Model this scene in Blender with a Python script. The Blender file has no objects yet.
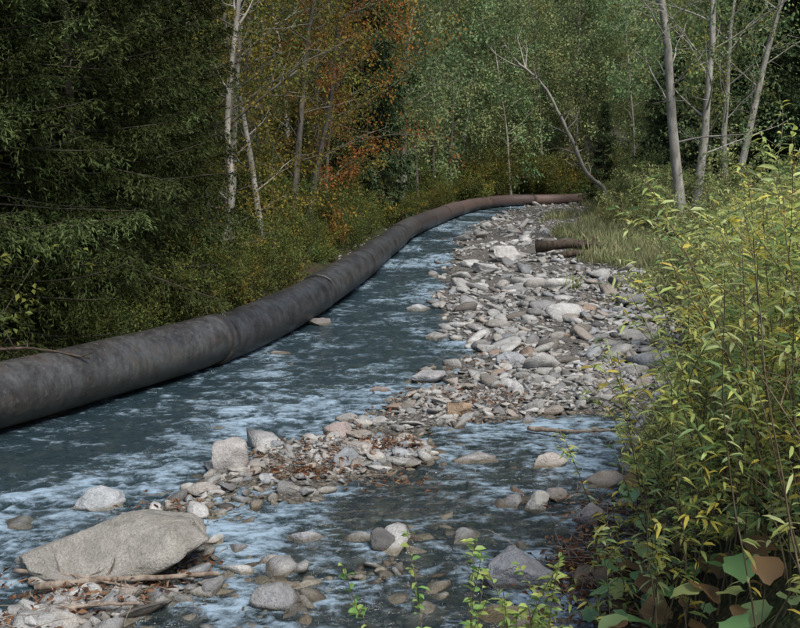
import bpy, math, numpy as np, bmesh
from mathutils import Vector, noise as mnoise
RNG = np.random.default_rng(11)
scene = bpy.context.scene

# ------------------------------------------------------------------ helpers
def nrm(a):
    return a / np.maximum(np.linalg.norm(a, axis=-1, keepdims=True), 1e-9)

class MB:
    def __init__(s):
        s.v = []; s.c = []; s.f = []; s.n = 0
    def add(s, v, faces, mat=0, col=(1, 1, 1), smooth=True):
        v = np.asarray(v, float).reshape(-1, 3)
        c = np.empty((len(v), 3)); c[:] = np.asarray(col, float)
        s.v.append(v); s.c.append(c)
        for f in faces:
            f = np.asarray(f, np.int64)
            if len(f): s.f.append((f + s.n, mat, smooth))
        s.n += len(v)
    def mesh(s, name, mats):
        v = np.concatenate(s.v); c = np.concatenate(s.c)
        me = bpy.data.meshes.new(name)
        me.vertices.add(len(v)); me.vertices.foreach_set("co", v.astype(np.float32).ravel())
        li = np.concatenate([f.ravel() for f, _, _ in s.f])
        tot = np.concatenate([np.full(len(f), f.shape[1]) for f, _, _ in s.f])
        st = np.concatenate([[0], np.cumsum(tot)[:-1]])
        mi = np.concatenate([np.full(len(f), m) for f, m, _ in s.f])
        sm = np.concatenate([np.full(len(f), q, bool) for f, _, q in s.f])
        me.loops.add(len(li)); me.loops.foreach_set("vertex_index", li.astype(np.int32))
        me.polygons.add(len(tot))
        me.polygons.foreach_set("loop_start", st.astype(np.int32))
        me.polygons.foreach_set("loop_total", tot.astype(np.int32))
        me.polygons.foreach_set("material_index", mi.astype(np.int32))
        me.polygons.foreach_set("use_smooth", sm)
        for m in mats: me.materials.append(m)
        a = me.color_attributes.new("Col", 'FLOAT_COLOR', 'POINT')
        a.data.foreach_set("color", np.hstack([c, np.ones((len(c), 1))]).astype(np.float32).ravel())
        me.update(calc_edges=True)
        return me

def obj(name, me, loc=(0, 0, 0), rot=(0, 0, 0), sc=1.0, parent=None):
    o = bpy.data.objects.new(name, me)
    o.location = loc; o.rotation_euler = rot
    o.scale = (sc, sc, sc) if np.isscalar(sc) else sc
    scene.collection.objects.link(o)
    if parent: o.parent = parent
    return o

def tube(mb, P, R, k=6, mat=0, col=(1, 1, 1), cap=False):
    P = np.asarray(P, float); n = len(P); R = np.broadcast_to(np.asarray(R, float), (n,))
    T = nrm(np.gradient(P, axis=0))
    ref = np.array([0.13, 0.21, 1.0]) if abs(T[:, 2]).mean() < .8 else np.array([1.0, .1, 0.07])
    A = nrm(np.cross(T, ref)); B = np.cross(T, A)
    a = np.arange(k) * 2 * np.pi / k
    V = P[:, None] + R[:, None, None] * (np.cos(a)[None, :, None] * A[:, None] + np.sin(a)[None, :, None] * B[:, None])
    i = np.arange(n - 1)[:, None] * k; j = np.arange(k)[None]; j2 = (j + 1) % k
    F = np.stack([i + j, i + j2, i + k + j2, i + k + j], -1).reshape(-1, 4)
    fs = [F]
    if cap:
        V = np.concatenate([V.reshape(-1, 3), P[:1], P[-1:]])
        jj = np.arange(k); j3 = (jj + 1) % k
        fs.append(np.stack([np.full(k, n * k), j3, jj], -1))
        fs.append(np.stack([np.full(k, n * k + 1), (n - 1) * k + jj, (n - 1) * k + j3], -1))
    mb.add(V, fs, mat, col)

def path(p0, d, L, n, wob, grav, rng):
    p = np.array(p0, float); d = np.array(d, float); d /= np.linalg.norm(d)
    out = [p.copy()]
    for i in range(n):
        d = d + rng.normal(size=3) * wob + np.array([0, 0, grav]); d /= np.linalg.norm(d)
        p = p + d * L / n; out.append(p.copy())
    return np.array(out)

def leaves(mb, c, d, L, W, mat, col, rng, bend=.15):
    N = len(c); d = nrm(d)
    side = nrm(np.cross(d, rng.normal(size=(N, 3)) * .7 + np.array([0, 0, 1.])))
    up = np.cross(side, d)
    L = np.broadcast_to(L, (N,))[:, None]; W = np.broadcast_to(W, (N,))[:, None]
    V = np.stack([c, c + d * L * .45 + side * W * .5 + up * L * bend, c + d * L, c + d * L * .45 - side * W * .5 + up * L * bend], 1)
    F = np.arange(N * 4).reshape(N, 4)
    mb.add(V, [F], mat, np.repeat(np.asarray(col).reshape(-1, 3) if np.ndim(col) > 1 else np.tile(col, (N, 1)), 4, 0), False)

def lance(mb, c, d, L, W, mat, col, rng, sag=.25):
    N = len(c); d = nrm(d)
    side = nrm(np.cross(d, rng.normal(size=(N, 3)) * .6 + np.array([0, 0, 1.])))
    up = np.cross(side, d); L = L[:, None]; W = W[:, None]; dn = np.array([0, 0, -1.])
    m1 = c + d * L * .3; m2 = c + d * L * .68 + dn * L * sag * .35; tip = c + d * L * .95 + dn * L * sag
    V = np.stack([c, m1 + side * W * .5 + up * W * .18, m2 + side * W * .4 + up * W * .15, tip,
                  m2 - side * W * .4 + up * W * .15, m1 - side * W * .5 + up * W * .18, m1, m2], 1)
    b = (np.arange(N) * 8)[:, None]
    t = np.concatenate([b + np.array([0, 6, 1]), b + np.array([0, 5, 6]), b + np.array([7, 3, 2]), b + np.array([7, 4, 3])])
    q = np.concatenate([b + np.array([6, 7, 2, 1]), b + np.array([5, 4, 7, 6])])
    mb.add(V, [t, q], mat, np.repeat(col, 8, 0), True)

_L = np.random.default_rng(5).random((256, 256))
def vnoise(x, y):
    xi = np.floor(x).astype(int); yi = np.floor(y).astype(int); fx = x - xi; fy = y - yi
    fx = fx * fx * (3 - 2 * fx); fy = fy * fy * (3 - 2 * fy)
    g = lambda a, b: _L[a % 256, b % 256]
    return ((g(xi, yi) * (1 - fx) + g(xi + 1, yi) * fx) * (1 - fy) + (g(xi, yi + 1) * (1 - fx) + g(xi + 1, yi + 1) * fx) * fy) * 2 - 1
def fbm(x, y, o=4):
    r = 0; a = 1
    for i in range(o):
        r = r + a * vnoise(x * 2 ** i + 17.3 * i, y * 2 ** i + 9.1 * i); a *= .5
    return r
def sstep(a, b, x):
    t = np.clip((x - a) / (b - a), 0, 1); return t * t * (3 - 2 * t)

# ------------------------------------------------------------------ materials
def newmat(name):
    m = bpy.data.materials.new(name); m.use_nodes = True
    nt = m.node_tree; nt.nodes.clear()
    return m, nt
def N(nt, t, **kw):
    n = nt.nodes.new(t)
    for k, v in kw.items(): setattr(n, k, v)
    return n
def mixc(nt, a, b, f, mode='MIX'):
    n = nt.nodes.new('ShaderNodeMix'); n.data_type = 'RGBA'; n.blend_type = mode
    for s, v in ((0, f), (6, a), (7, b)):
        if isinstance(v, bpy.types.NodeSocket): nt.links.new(v, n.inputs[s])
        else: n.inputs[s].default_value = v if s == 0 else (*v, 1) if len(v) == 3 else v
    return n.outputs[2]
def ramp(nt, src, stops):
    n = nt.nodes.new('ShaderNodeValToRGB'); nt.links.new(src, n.inputs[0])
    e = n.color_ramp.elements
    while len(e) < len(stops): e.new(.5)
    for i, (p, c) in enumerate(stops):
        e[i].position = p; e[i].color = (*c, 1) if not np.isscalar(c) else (c, c, c, 1)
    return n.outputs[0]
def noise_n(nt, vec, scale, detail=4, rough=.55, dist=0):
    n = nt.nodes.new('ShaderNodeTexNoise'); n.inputs['Scale'].default_value = scale
    n.inputs['Detail'].default_value = detail; n.inputs['Roughness'].default_value = rough
    n.inputs['Distortion'].default_value = dist
    if vec is not None: nt.links.new(vec, n.inputs['Vector'])
    return n.outputs[0]
def mathn(nt, op, a, b=0.0, clamp=False):
    n = nt.nodes.new('ShaderNodeMath'); n.operation = op; n.use_clamp = clamp
    for i, v in enumerate((a, b)):
        if isinstance(v, bpy.types.NodeSocket): nt.links.new(v, n.inputs[i])
        else: n.inputs[i].default_value = v
    return n.outputs[0]
def maprange(nt, v, a, b, c=0., d=1.):
    n = nt.nodes.new('ShaderNodeMapRange'); nt.links.new(v, n.inputs[0])
    for i, q in enumerate((a, b, c, d)): n.inputs[i + 1].default_value = q
    return n.outputs[0]
def principled(nt, col, rough=.8, spec=.3, bump=None, bs=.4, bd=.02, metal=0):
    p = nt.nodes.new('ShaderNodeBsdfPrincipled')
    for key, v in (('Base Color', col), ('Roughness', rough), ('Metallic', metal), ('Specular IOR Level', spec)):
        if isinstance(v, bpy.types.NodeSocket): nt.links.new(v, p.inputs[key])
        else: p.inputs[key].default_value = (*v, 1) if key == 'Base Color' else v
    if bump is not None:
        b = nt.nodes.new('ShaderNodeBump'); b.inputs['Strength'].default_value = bs; b.inputs['Distance'].default_value = bd
        nt.links.new(bump, b.inputs['Height']); nt.links.new(b.outputs[0], p.inputs['Normal'])
    return p
def out(nt, sh):
    o = nt.nodes.new('ShaderNodeOutputMaterial'); nt.links.new(sh, o.inputs[0])

def leaf_mat(name, trans=.35, var=.35, gloss=True, rough=.5):
    m, nt = newmat(name)
    at = N(nt, 'ShaderNodeAttribute', attribute_name='Col')
    oi = N(nt, 'ShaderNodeObjectInfo')
    br = maprange(nt, oi.outputs['Random'], 0, 1, 1 - var, 1 + var)
    hs = N(nt, 'ShaderNodeHueSaturation'); nt.links.new(at.outputs[0], hs.inputs['Color'])
    h = maprange(nt, oi.outputs['Random'], 0, 1, .485, .51); nt.links.new(h, hs.inputs['Hue'])
    nt.links.new(br, hs.inputs['Value'])
    if gloss: p = principled(nt, hs.outputs[0], rough, .3)
    else:
        p = N(nt, 'ShaderNodeBsdfDiffuse'); nt.links.new(hs.outputs[0], p.inputs[0])
    if trans <= 0: out(nt, p.outputs[0]); return m
    t = N(nt, 'ShaderNodeBsdfTranslucent'); nt.links.new(hs.outputs[0], t.inputs[0])
    mx = N(nt, 'ShaderNodeMixShader'); mx.inputs[0].default_value = trans
    nt.links.new(p.outputs[0], mx.inputs[1]); nt.links.new(t.outputs[0], mx.inputs[2])
    out(nt, mx.outputs[0]); return m
M_leaf = leaf_mat('foliage_leaves', .3, .22, False); M_needle = leaf_mat('spruce_needles', 0, .2, False)
M_will = leaf_mat('willow_leaves', .45, .1, True, .42)

def bark_mat(name, c1, c2, sc=6, moss=.6):
    m, nt = newmat(name)
    tc = N(nt, 'ShaderNodeTexCoord'); mp = N(nt, 'ShaderNodeMapping'); mp.inputs['Scale'].default_value = (1, 1, .3)
    nt.links.new(tc.outputs['Object'], mp.inputs[0])
    n1 = noise_n(nt, mp.outputs[0], sc, 4, .65); c = ramp(nt, n1, [(.35, c1), (.65, c2)])
    n2 = noise_n(nt, tc.outputs['Object'], 1.3, 2); c = mixc(nt, c, (.08, .08, .055), ramp(nt, n2, [(.5, 0.), (.75, moss)]))
    out(nt, principled(nt, c, .9, .2, n1, .6, .03).outputs[0]); return m
M_bark = bark_mat('bark_grey', (.06, .052, .04), (.20, .175, .14))
M_pale = bark_mat('bark_pale', (.22, .20, .165), (.44, .41, .35), 6, .5)
M_bdark = bark_mat('bark_dark', (.03, .024, .018), (.08, .065, .05))
M_stem = bark_mat('shrub_stems', (.07, .05, .03), (.19, .14, .08), 20)
M_wood = bark_mat('driftwood', (.14, .10, .075), (.34, .28, .22), 14)
M_woodd = bark_mat('wet_log', (.03, .022, .016), (.11, .08, .06), 9)

def stone_mat(name):
    m, nt = newmat(name)
    at = N(nt, 'ShaderNodeAttribute', attribute_name='Col')
    g = N(nt, 'ShaderNodeNewGeometry')
    n1 = noise_n(nt, g.outputs['Position'], 7, 6, .68); n2 = noise_n(nt, g.outputs['Position'], 55, 3, .65)
    n3 = noise_n(nt, g.outputs['Position'], 2.6, 4, .65)
    c = mixc(nt, at.outputs[0], ramp(nt, n1, [(.3, .6), (.7, 1.25)]), .85, 'MULTIPLY')
    c = mixc(nt, c, ramp(nt, n2, [(.35, .65), (.65, 1.25)]), .6, 'MULTIPLY')
    c = mixc(nt, c, (.13, .115, .08), ramp(nt, n3, [(.52, 0.), (.78, .55)]))
    sx = N(nt, 'ShaderNodeSeparateXYZ'); nt.links.new(g.outputs['Position'], sx.inputs[0])
    zz = mathn(nt, 'ADD', sx.outputs[2], mathn(nt, 'MULTIPLY', n1, -.05))
    wet = maprange(nt, zz, -.005, .03, 1, 0)
    c = mixc(nt, c, (.46, .42, .34), wet, 'MULTIPLY')
    rg = maprange(nt, wet, 0, 1, .85, .3)
    h = mathn(nt, 'ADD', n1, mathn(nt, 'MULTIPLY', n2, .35))
    out(nt, principled(nt, c, rg, .35, h, .9, .05).outputs[0]); return m
M_stone = stone_mat('river_stone')

# ------------------------------------------------------------------ layout curves (metres; water z=0)
PIPE = np.array([(-9.0, 3.0), (-7.6, 5.6), (-6.4, 7.9), (-5.4, 9.6), (-4.55, 11.1), (-3.78, 12.7), (-2.95, 14.6), (-2.27, 17.1), (-1.6, 21.0), (-1.0, 26.3),
                 (-.48, 33), (.85, 45), (3.3, 59), (5.2, 67.5), (7.2, 72.2), (9.8, 74.2), (12.4, 75.8), (14.5, 79), (15.5, 84)])
def catmull(P, step):
    P = np.vstack([2 * P[0] - P[1], P, 2 * P[-1] - P[-2]]); outp = []
    for i in range(1, len(P) - 2):
        n = max(2, int(np.linalg.norm(P[i + 1] - P[i]) / step))
        t = np.linspace(0, 1, n, endpoint=False)[:, None]
        a, b, c, d = P[i - 1], P[i], P[i + 1], P[i + 2]
        outp.append(.5 * (2 * b + (c - a) * t + (2 * a - 5 * b + 4 * c - d) * t ** 2 + (3 * b - a - 3 * c + d) * t ** 3))
    outp.append(P[-2][None]); return np.vstack(outp)
PC = catmull(PIPE, 1.2)
def pipe_sd(x, y):
    best = np.full(x.shape, 1e9); sg = np.zeros(x.shape)
    for a, b in zip(PC[:-1], PC[1:]):
        d = b - a; L2 = d @ d
        t = np.clip(((x - a[0]) * d[0] + (y - a[1]) * d[1]) / L2, 0, 1)
        dx = x - a[0] - t * d[0]; dy = y - a[1] - t * d[1]; q = dx * dx + dy * dy
        cr = dx * d[1] - dy * d[0]
        m = q < best; best = np.where(m, q, best); sg = np.where(m, np.sign(cr), sg)
    return np.sqrt(best) * sg
def interp(tab):
    t = np.array(tab); return lambda y: np.interp(y, t[:, 0], t[:, 1])
XL = interp([(3, -3.2), (5, -3.0), (6.6, -2.7), (7.6, -2.55), (8.5, -2.2), (9.8, -1.7), (11.0, -.95), (12.6, -.35), (14.4, .35), (16.0, .95), (18.2, .8),
             (22, .7), (26, .96), (35, 1.75), (46, 3.0), (60, 5.6), (70, 8.2), (90, 12)])
XR = interp([(3, -3), (5, -2.6), (6.2, -2.0), (6.9, -1.45), (7.6, -1.05), (8.4, -.75), (9.2, -.35), (10.2, .15), (11.2, .5), (11.9, 2.2), (12.5, 6), (90, 60)])
XB = interp([(-5, -2.2), (0, -.8), (2, -.2), (4, .5), (6.2, 1.2), (7.1, 1.6), (8.2, 1.85), (9.5, 2.1), (11.2, 2.6), (12.8, 3.3), (16.2, 4.5), (22, 6.1), (31, 8.2), (46, 10.4), (60, 12.4), (70, 14.2), (90, 22)])
def height(x, y):
    sd = pipe_sd(x, y)
    wob = fbm(x * .9, y * .9, 3) * .28
    s = np.minimum(x - XL(y), XR(y) - x) + wob
    bed = -.20 + fbm(x * .7 + 5, y * .7, 3) * .06
    bed = np.where((x > XR(y)) & (y < 13), -.07 + fbm(x * 1.3, y * 1.3, 3) * .05, bed)
    bar = .05 + .06 * sstep(.4, 3, s) + fbm(x * .5, y * .5, 3) * .05 + fbm(x * 2.4, y * 2.4, 2) * .02
    h = bed + (bar - bed) * sstep(-.35, .35, s)
    u = x - XB(y) + wob * .5
    near = sstep(16, 8, y)
    rise = near * (1.35 * sstep(-.1, 2.0, u)) + (1 - near) * (.9 * sstep(-.5, 5, u)) + np.maximum(u - 6, 0) * .10
    rise = rise + fbm(x * 1.1, y * 1.1, 3) * .07 * sstep(0, 1, u)
    h = np.where(u > -.1, np.maximum(h, .05 * sstep(-.1, .3, u) + rise - .02), h)
    v = -sd
    lb = .10 + .35 * sstep(.2, 1.6, v) + np.maximum(v - 1.5, 0) * .16 + fbm(x * .8, y * .8, 3) * .08
    lb = np.minimum(lb, 3.2 + v * .12)
    h = np.where(v > -.15, h + (lb - h) * sstep(-.15, .35, v), h)
    h = h + np.maximum(y - 84, 0) * .38 * sstep(84, 100, y) * np.exp(-np.maximum(y - 200, 0) / 200.)
    return h
def H1(x, y): return float(height(np.array([float(x)]), np.array([float(y)]))[0])

# ------------------------------------------------------------------ ground
def axis(knots):
    return np.concatenate([np.arange(a, b, s) for (a, b, s) in knots])
gx = axis([(-420, -60, 20), (-60, -20, 2.0), (-20, -8, .6), (-8, 6, .13), (6, 14, .3), (14, 30, 1), (30, 60, 2.5), (60, 421, 20)])
gy = axis([(-200, -10, 15), (-10, 1, 1), (1, 3, .3), (3, 16, .12), (16, 40, .3), (40, 84, .8), (84, 200, 4), (200, 520, 20)])
X, Y = np.meshgrid(gx, gy); Z = height(X, Y)
def gridfaces(nx, ny):
    i = np.arange(ny - 1)[:, None] * nx; j = np.arange(nx - 1)[None]
    return np.stack([i + j, i + j + 1, i + nx + j + 1, i + nx + j], -1).reshape(-1, 4)
sdg = pipe_sd(X, Y); zone = sstep(.0, .7, X - XB(Y)); zl = sstep(.1, .8, -sdg); veg = np.maximum(zone, zl)
grn = sstep(-2.6, .3, X - XB(Y)) * sstep(14, 26, Y); hill = np.maximum(sstep(78, 90, Y), sstep(2, 6, -sdg) * .6)
mb = MB(); mb.add(np.stack([X, Y, Z], -1), [gridfaces(len(gx), len(gy))], 0, np.stack([veg.ravel(), grn.ravel(), hill.ravel()], -1))
m, nt = newmat('ground_gravel_and_litter')
at = N(nt, 'ShaderNodeAttribute', attribute_name='Col'); sp = N(nt, 'ShaderNodeSeparateColor'); nt.links.new(at.outputs[0], sp.inputs[0])
g = N(nt, 'ShaderNodeNewGeometry'); pos = g.outputs['Position']
vo = N(nt, 'ShaderNodeTexVoronoi'); vo.inputs['Scale'].default_value = 26; nt.links.new(pos, vo.inputs['Vector'])
sv = N(nt, 'ShaderNodeSeparateColor'); nt.links.new(vo.outputs['Color'], sv.inputs[0])
gc = ramp(nt, sv.outputs[0], [(0., (.13, .12, .10)), (.4, (.23, .215, .19)), (.7, (.31, .29, .26)), (1., (.21, .17, .13))])
gc = mixc(nt, gc, ramp(nt, vo.outputs['Distance'], [(0., 1.), (.6, .4)]), 1.0, 'MULTIPLY')
lit = ramp(nt, noise_n(nt, pos, 14, 5, .7), [(.3, (.02, .017, .01)), (.5, (.045, .036, .022)), (.62, (.085, .06, .032)), (.75, (.045, .06, .02))])
big = ramp(nt, noise_n(nt, pos, .8, 4, .7), [(.4, 0.), (.62, .85)])
lit = mixc(nt, lit, (.035, .05, .016), big)
lit = mixc(nt, lit, (.05, .075, .03), mathn(nt, 'MULTIPLY', sp.outputs[2], .8))
c = mixc(nt, gc, lit, sp.outputs[0])
gg = mathn(nt, 'MULTIPLY', sp.outputs[1], ramp(nt, noise_n(nt, pos, 2.2, 4), [(.42, 0.), (.6, .8)]))
c = mixc(nt, c, (.10, .115, .05), gg)
sx = N(nt, 'ShaderNodeSeparateXYZ'); nt.links.new(pos, sx.inputs[0])
wet = maprange(nt, sx.outputs[2], -.02, .03, 1, 0); c = mixc(nt, c, (.50, .45, .36), wet, 'MULTIPLY')
hh = mathn(nt, 'SUBTRACT', noise_n(nt, pos, 30, 3), mathn(nt, 'MULTIPLY', vo.outputs['Distance'], .8))
out(nt, principled(nt, c, .9, .2, hh, .8, .04).outputs[0])
obj('ground', mb.mesh('ground', [m]))

# ------------------------------------------------------------------ water
wx = axis([(-13, -6, .3), (-6, 3.5, .045), (3.5, 10, .15), (10, 22, 1)])
wy = axis([(-6, 4, .4), (4, 14, .04), (14, 30, .09), (30, 84, .3)])
X, Y = np.meshgrid(wx, wy)
calm = fbm(X * .6 + 2, Y * .36 + 7, 3)
side = X > XR(Y)
rif = np.clip(.36 + .95 * calm + np.where(side & (Y < 9), .18, 0) + .12 * sstep(11, 16, Y), .0, 1)
wx1 = X + .18 * fbm(X * 1.6, Y * 1.6, 2); wy1 = Y + .14 * fbm(X * 1.8 + 9, Y * 1.8, 2)
sh = fbm(wx1 * 3.6, wy1 * 5.0, 3) * .5 + (1 - 2 * np.abs(fbm(wx1 * 5.0 + 3, wy1 * 7.5, 2))) * .5
Zw = (.009 + .022 * rif) * sh * np.where(side, .65, 1.0)
crest = np.clip(.5 + .5 * sh, 0, 1)
mb = MB(); mb.add(np.stack([X, Y, Zw], -1), [gridfaces(len(wx), len(wy))], 0, np.stack([crest.ravel(), rif.ravel(), side.ravel() * 1.0], -1))
m, nt = newmat('stream_water')
at = N(nt, 'ShaderNodeAttribute', attribute_name='Col'); sp = N(nt, 'ShaderNodeSeparateColor'); nt.links.new(at.outputs[0], sp.inputs[0])
g = N(nt, 'ShaderNodeNewGeometry'); pos = g.outputs['Position']
mp = N(nt, 'ShaderNodeMapping'); mp.inputs['Scale'].default_value = (.7, 1.0, 1); mp.inputs['Rotation'].default_value = (0, 0, .15); nt.links.new(pos, mp.inputs[0])
n1 = noise_n(nt, mp.outputs[0], 7, 5, .66, .8); n2 = noise_n(nt, mp.outputs[0], 2.2, 2, .5, .5)
hgt = mathn(nt, 'ADD', n1, mathn(nt, 'MULTIPLY', n2, .5))
b = N(nt, 'ShaderNodeBump'); b.inputs['Distance'].default_value = .22; nt.links.new(hgt, b.inputs['Height'])
nt.links.new(maprange(nt, sp.outputs[1], 0, .8, .45, 1.0), b.inputs['Strength'])
fr = N(nt, 'ShaderNodeFresnel'); fr.inputs[0].default_value = 1.40; nt.links.new(b.outputs[0], fr.inputs['Normal'])
gl = N(nt, 'ShaderNodeBsdfGlossy'); gl.inputs['Roughness'].default_value = .07; gl.inputs[0].default_value = (1, 1, 1, 1); nt.links.new(b.outputs[0], gl.inputs['Normal'])
tr = N(nt, 'ShaderNodeBsdfTransparent'); tr.inputs[0].default_value = (.74, .79, .74, 1)
df = N(nt, 'ShaderNodeBsdfDiffuse'); df.inputs[0].default_value = (.045, .082, .098, 1)
mu = N(nt, 'ShaderNodeMixShader'); nt.links.new(maprange(nt, sp.outputs[2], 0, 1, .42, .20), mu.inputs[0])
nt.links.new(tr.outputs[0], mu.inputs[1]); nt.links.new(df.outputs[0], mu.inputs[2])
mx = N(nt, 'ShaderNodeMixShader'); nt.links.new(fr.outputs[0], mx.inputs[0]); nt.links.new(mu.outputs[0], mx.inputs[1]); nt.links.new(gl.outputs[0], mx.inputs[2])
fo = N(nt, 'ShaderNodeBsdfDiffuse'); fo.inputs[0].default_value = (.32, .42, .50, 1)
mp2 = N(nt, 'ShaderNodeMapping'); mp2.inputs['Scale'].default_value = (.6, 1.0, 1); nt.links.new(pos, mp2.inputs[0])
fn = noise_n(nt, mp2.outputs[0], 15, 6, .76, .5)
v = mathn(nt, 'ADD', mathn(nt, 'MULTIPLY', sp.outputs[0], .34), mathn(nt, 'MULTIPLY', fn, .68))
v = mathn(nt, 'ADD', v, mathn(nt, 'MULTIPLY', sp.outputs[1], .16))
ff = ramp(nt, v, [(.585, 0.), (.67, .30), (.80, .85)])
mf = N(nt, 'ShaderNodeMixShader'); nt.links.new(ff, mf.inputs[0]); nt.links.new(mx.outputs[0], mf.inputs[1]); nt.links.new(fo.outputs[0], mf.inputs[2])
out(nt, mf.outputs[0])
obj('stream_water', mb.mesh('stream_water', [m]))

# ------------------------------------------------------------------ pipe
PP = catmull(PIPE, .12)
seg = np.linalg.norm(np.diff(PP, axis=0), axis=1); S = np.concatenate([[0], np.cumsum(seg)])
JO = 2.3; JL = 5.6
Su = np.arange(0, S[-1], .05); Su = Su[(Su < 30) | (np.arange(len(Su)) % 3 == 0)]
px = np.interp(Su, S, PP[:, 0]); py = np.interp(Su, S, PP[:, 1])
ph = ((Su - JO) % JL); jid = np.floor((Su - JO) / JL).astype(int)
pz = .40 + .02 * np.sin(jid * 2.3) + .02 * np.sin(Su * .35)
R = .380 + .006 * np.sin(jid * 5.1) + np.clip((Su - 20) * .0016, 0, .05)
dj = np.minimum(ph, JL - ph)
R = R + .018 * np.exp(-(dj / .05) ** 2) - .014 * np.exp(-((dj - .22) / .12) ** 2)
mbp = MB(); P3 = np.stack([px, py, pz], -1)
K = 44; T = nrm(np.gradient(P3, axis=0)); A = nrm(np.cross(T, [0, 0, 1.])); B = np.cross(A, T)
a = np.arange(K) * 2 * np.pi / K
dent = 1 + .012 * vnoise(Su[:, None] * .9, np.cos(a)[None] * 2 + 9) + .006 * vnoise(Su[:, None] * 3 + 5, np.sin(a)[None] * 3)
V = P3[:, None] + (R[:, None] * dent)[..., None] * (np.cos(a)[None, :, None] * A[:, None] + np.sin(a)[None, :, None] * B[:, None])
n = len(P3); i = np.arange(n - 1)[:, None] * K; j = np.arange(K)[None]; j2 = (j + 1) % K
F = np.stack([i + j, i + K + j, i + K + j2, i + j2], -1).reshape(-1, 4)
rnd = (np.sin(jid * 12.9898) * 43758.5453) % 1
seam = np.exp(-((dj - .09) / .05) ** 2)
col = np.stack([np.repeat(seam[:, None], K, 1), np.repeat(Su[:, None] / 100, K, 1), np.repeat(rnd[:, None], K, 1)], -1).reshape(-1, 3)
mbp.add(V, [F], 0, col)
m, nt = newmat('rusted_steel_pipe')
at = N(nt, 'ShaderNodeAttribute', attribute_name='Col'); sp = N(nt, 'ShaderNodeSeparateColor'); nt.links.new(at.outputs[0], sp.inputs[0])
g = N(nt, 'ShaderNodeNewGeometry'); pos = g.outputs['Position']
mpz = N(nt, 'ShaderNodeMapping'); mpz.inputs['Scale'].default_value = (1, 1, .28); nt.links.new(pos, mpz.inputs[0])
st = noise_n(nt, mpz.outputs[0], 9, 5, .7, .3); n1 = noise_n(nt, pos, 1.7, 6, .68); n2 = noise_n(nt, pos, 16, 5, .72)
c = ramp(nt, n1, [(.32, (.015, .014, .013)), (.46, (.036, .033, .030)), (.56, (.058, .059, .058)), (.68, (.056, .043, .034))])
c = mixc(nt, c, ramp(nt, st, [(.3, .4), (.7, 1.5)]), .8, 'MULTIPLY')
c = mixc(nt, c, (.12, .12, .115), ramp(nt, n2, [(.56, 0.), (.74, .55)]))
c = mixc(nt, c, (.075, .045, .03), ramp(nt, noise_n(nt, pos, 5, 5, .7), [(.56, 0.), (.69, .5)]))
sy = N(nt, 'ShaderNodeSeparateXYZ'); nt.links.new(pos, sy.inputs[0])
rust = mathn(nt, 'MULTIPLY', maprange(nt, sy.outputs[1], 34, 58), maprange(nt, n2, .35, .6, .4, .9))
c = mixc(nt, c, (.14, .092, .080), rust)
c = mixc(nt, c, mixc(nt, (.72, .73, .76), (1.22, 1.2, 1.15), sp.outputs[2]), 1.0, 'MULTIPLY')
c = mixc(nt, c, (.015, .011, .008), mathn(nt, 'MULTIPLY', sp.outputs[0], .8))
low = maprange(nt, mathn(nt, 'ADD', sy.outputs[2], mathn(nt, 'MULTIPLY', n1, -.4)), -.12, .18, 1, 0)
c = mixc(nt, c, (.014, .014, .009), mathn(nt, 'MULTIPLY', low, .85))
hh = mathn(nt, 'ADD', n2, mathn(nt, 'MULTIPLY', st, .6))
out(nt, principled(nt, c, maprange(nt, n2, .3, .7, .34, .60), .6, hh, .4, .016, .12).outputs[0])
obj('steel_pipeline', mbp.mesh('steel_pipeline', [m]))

# ------------------------------------------------------------------ stones
def rock_shape(sub, seed, angular=.95):
    bm = bmesh.new(); bmesh.ops.create_icosphere(bm, subdivisions=sub, radius=1)
    v = np.array([q.co[:] for q in bm.verts]); f = np.array([[l.index for l in q.verts] for q in bm.faces]); bm.free()
    r = np.random.default_rng(seed); o = r.random(3) * 50
    rad = np.array([1 + .30 * mnoise.noise(Vector(p * 1.1 + o)) + .12 * mnoise.noise(Vector(p * 2.6 + o)) + (.04 * mnoise.noise(Vector(p * 6 + o)) if sub > 2 else 0) for p in v])
    v = v * rad[:, None]
    for k in range(12):
        nn = nrm(r.normal(size=3)); off = r.uniform(.38, .8)
        v = v - np.maximum(v @ nn - off, 0)[:, None] * nn * angular
    v -= (v.max(0) + v.min(0)) / 2; v /= (v.max(0) - v.min(0)) / 2
    return v, f
SH = {s: [rock_shape(s, 100 * s + q) for q in range(14)] for s in (1, 2, 3)}
PAL = np.array([(.34, .33, .305), (.42, .41, .385), (.26, .255, .245), (.29, .30, .305), (.34, .295, .25), (.50, .485, .455), (.19, .17, .145), (.30, .225, .17), (.38, .355, .315), (.14, .135, .13)])
PW = np.array([.2, .18, .13, .10, .09, .11, .06, .015, .12, .035]); PW /= PW.sum()
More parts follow.
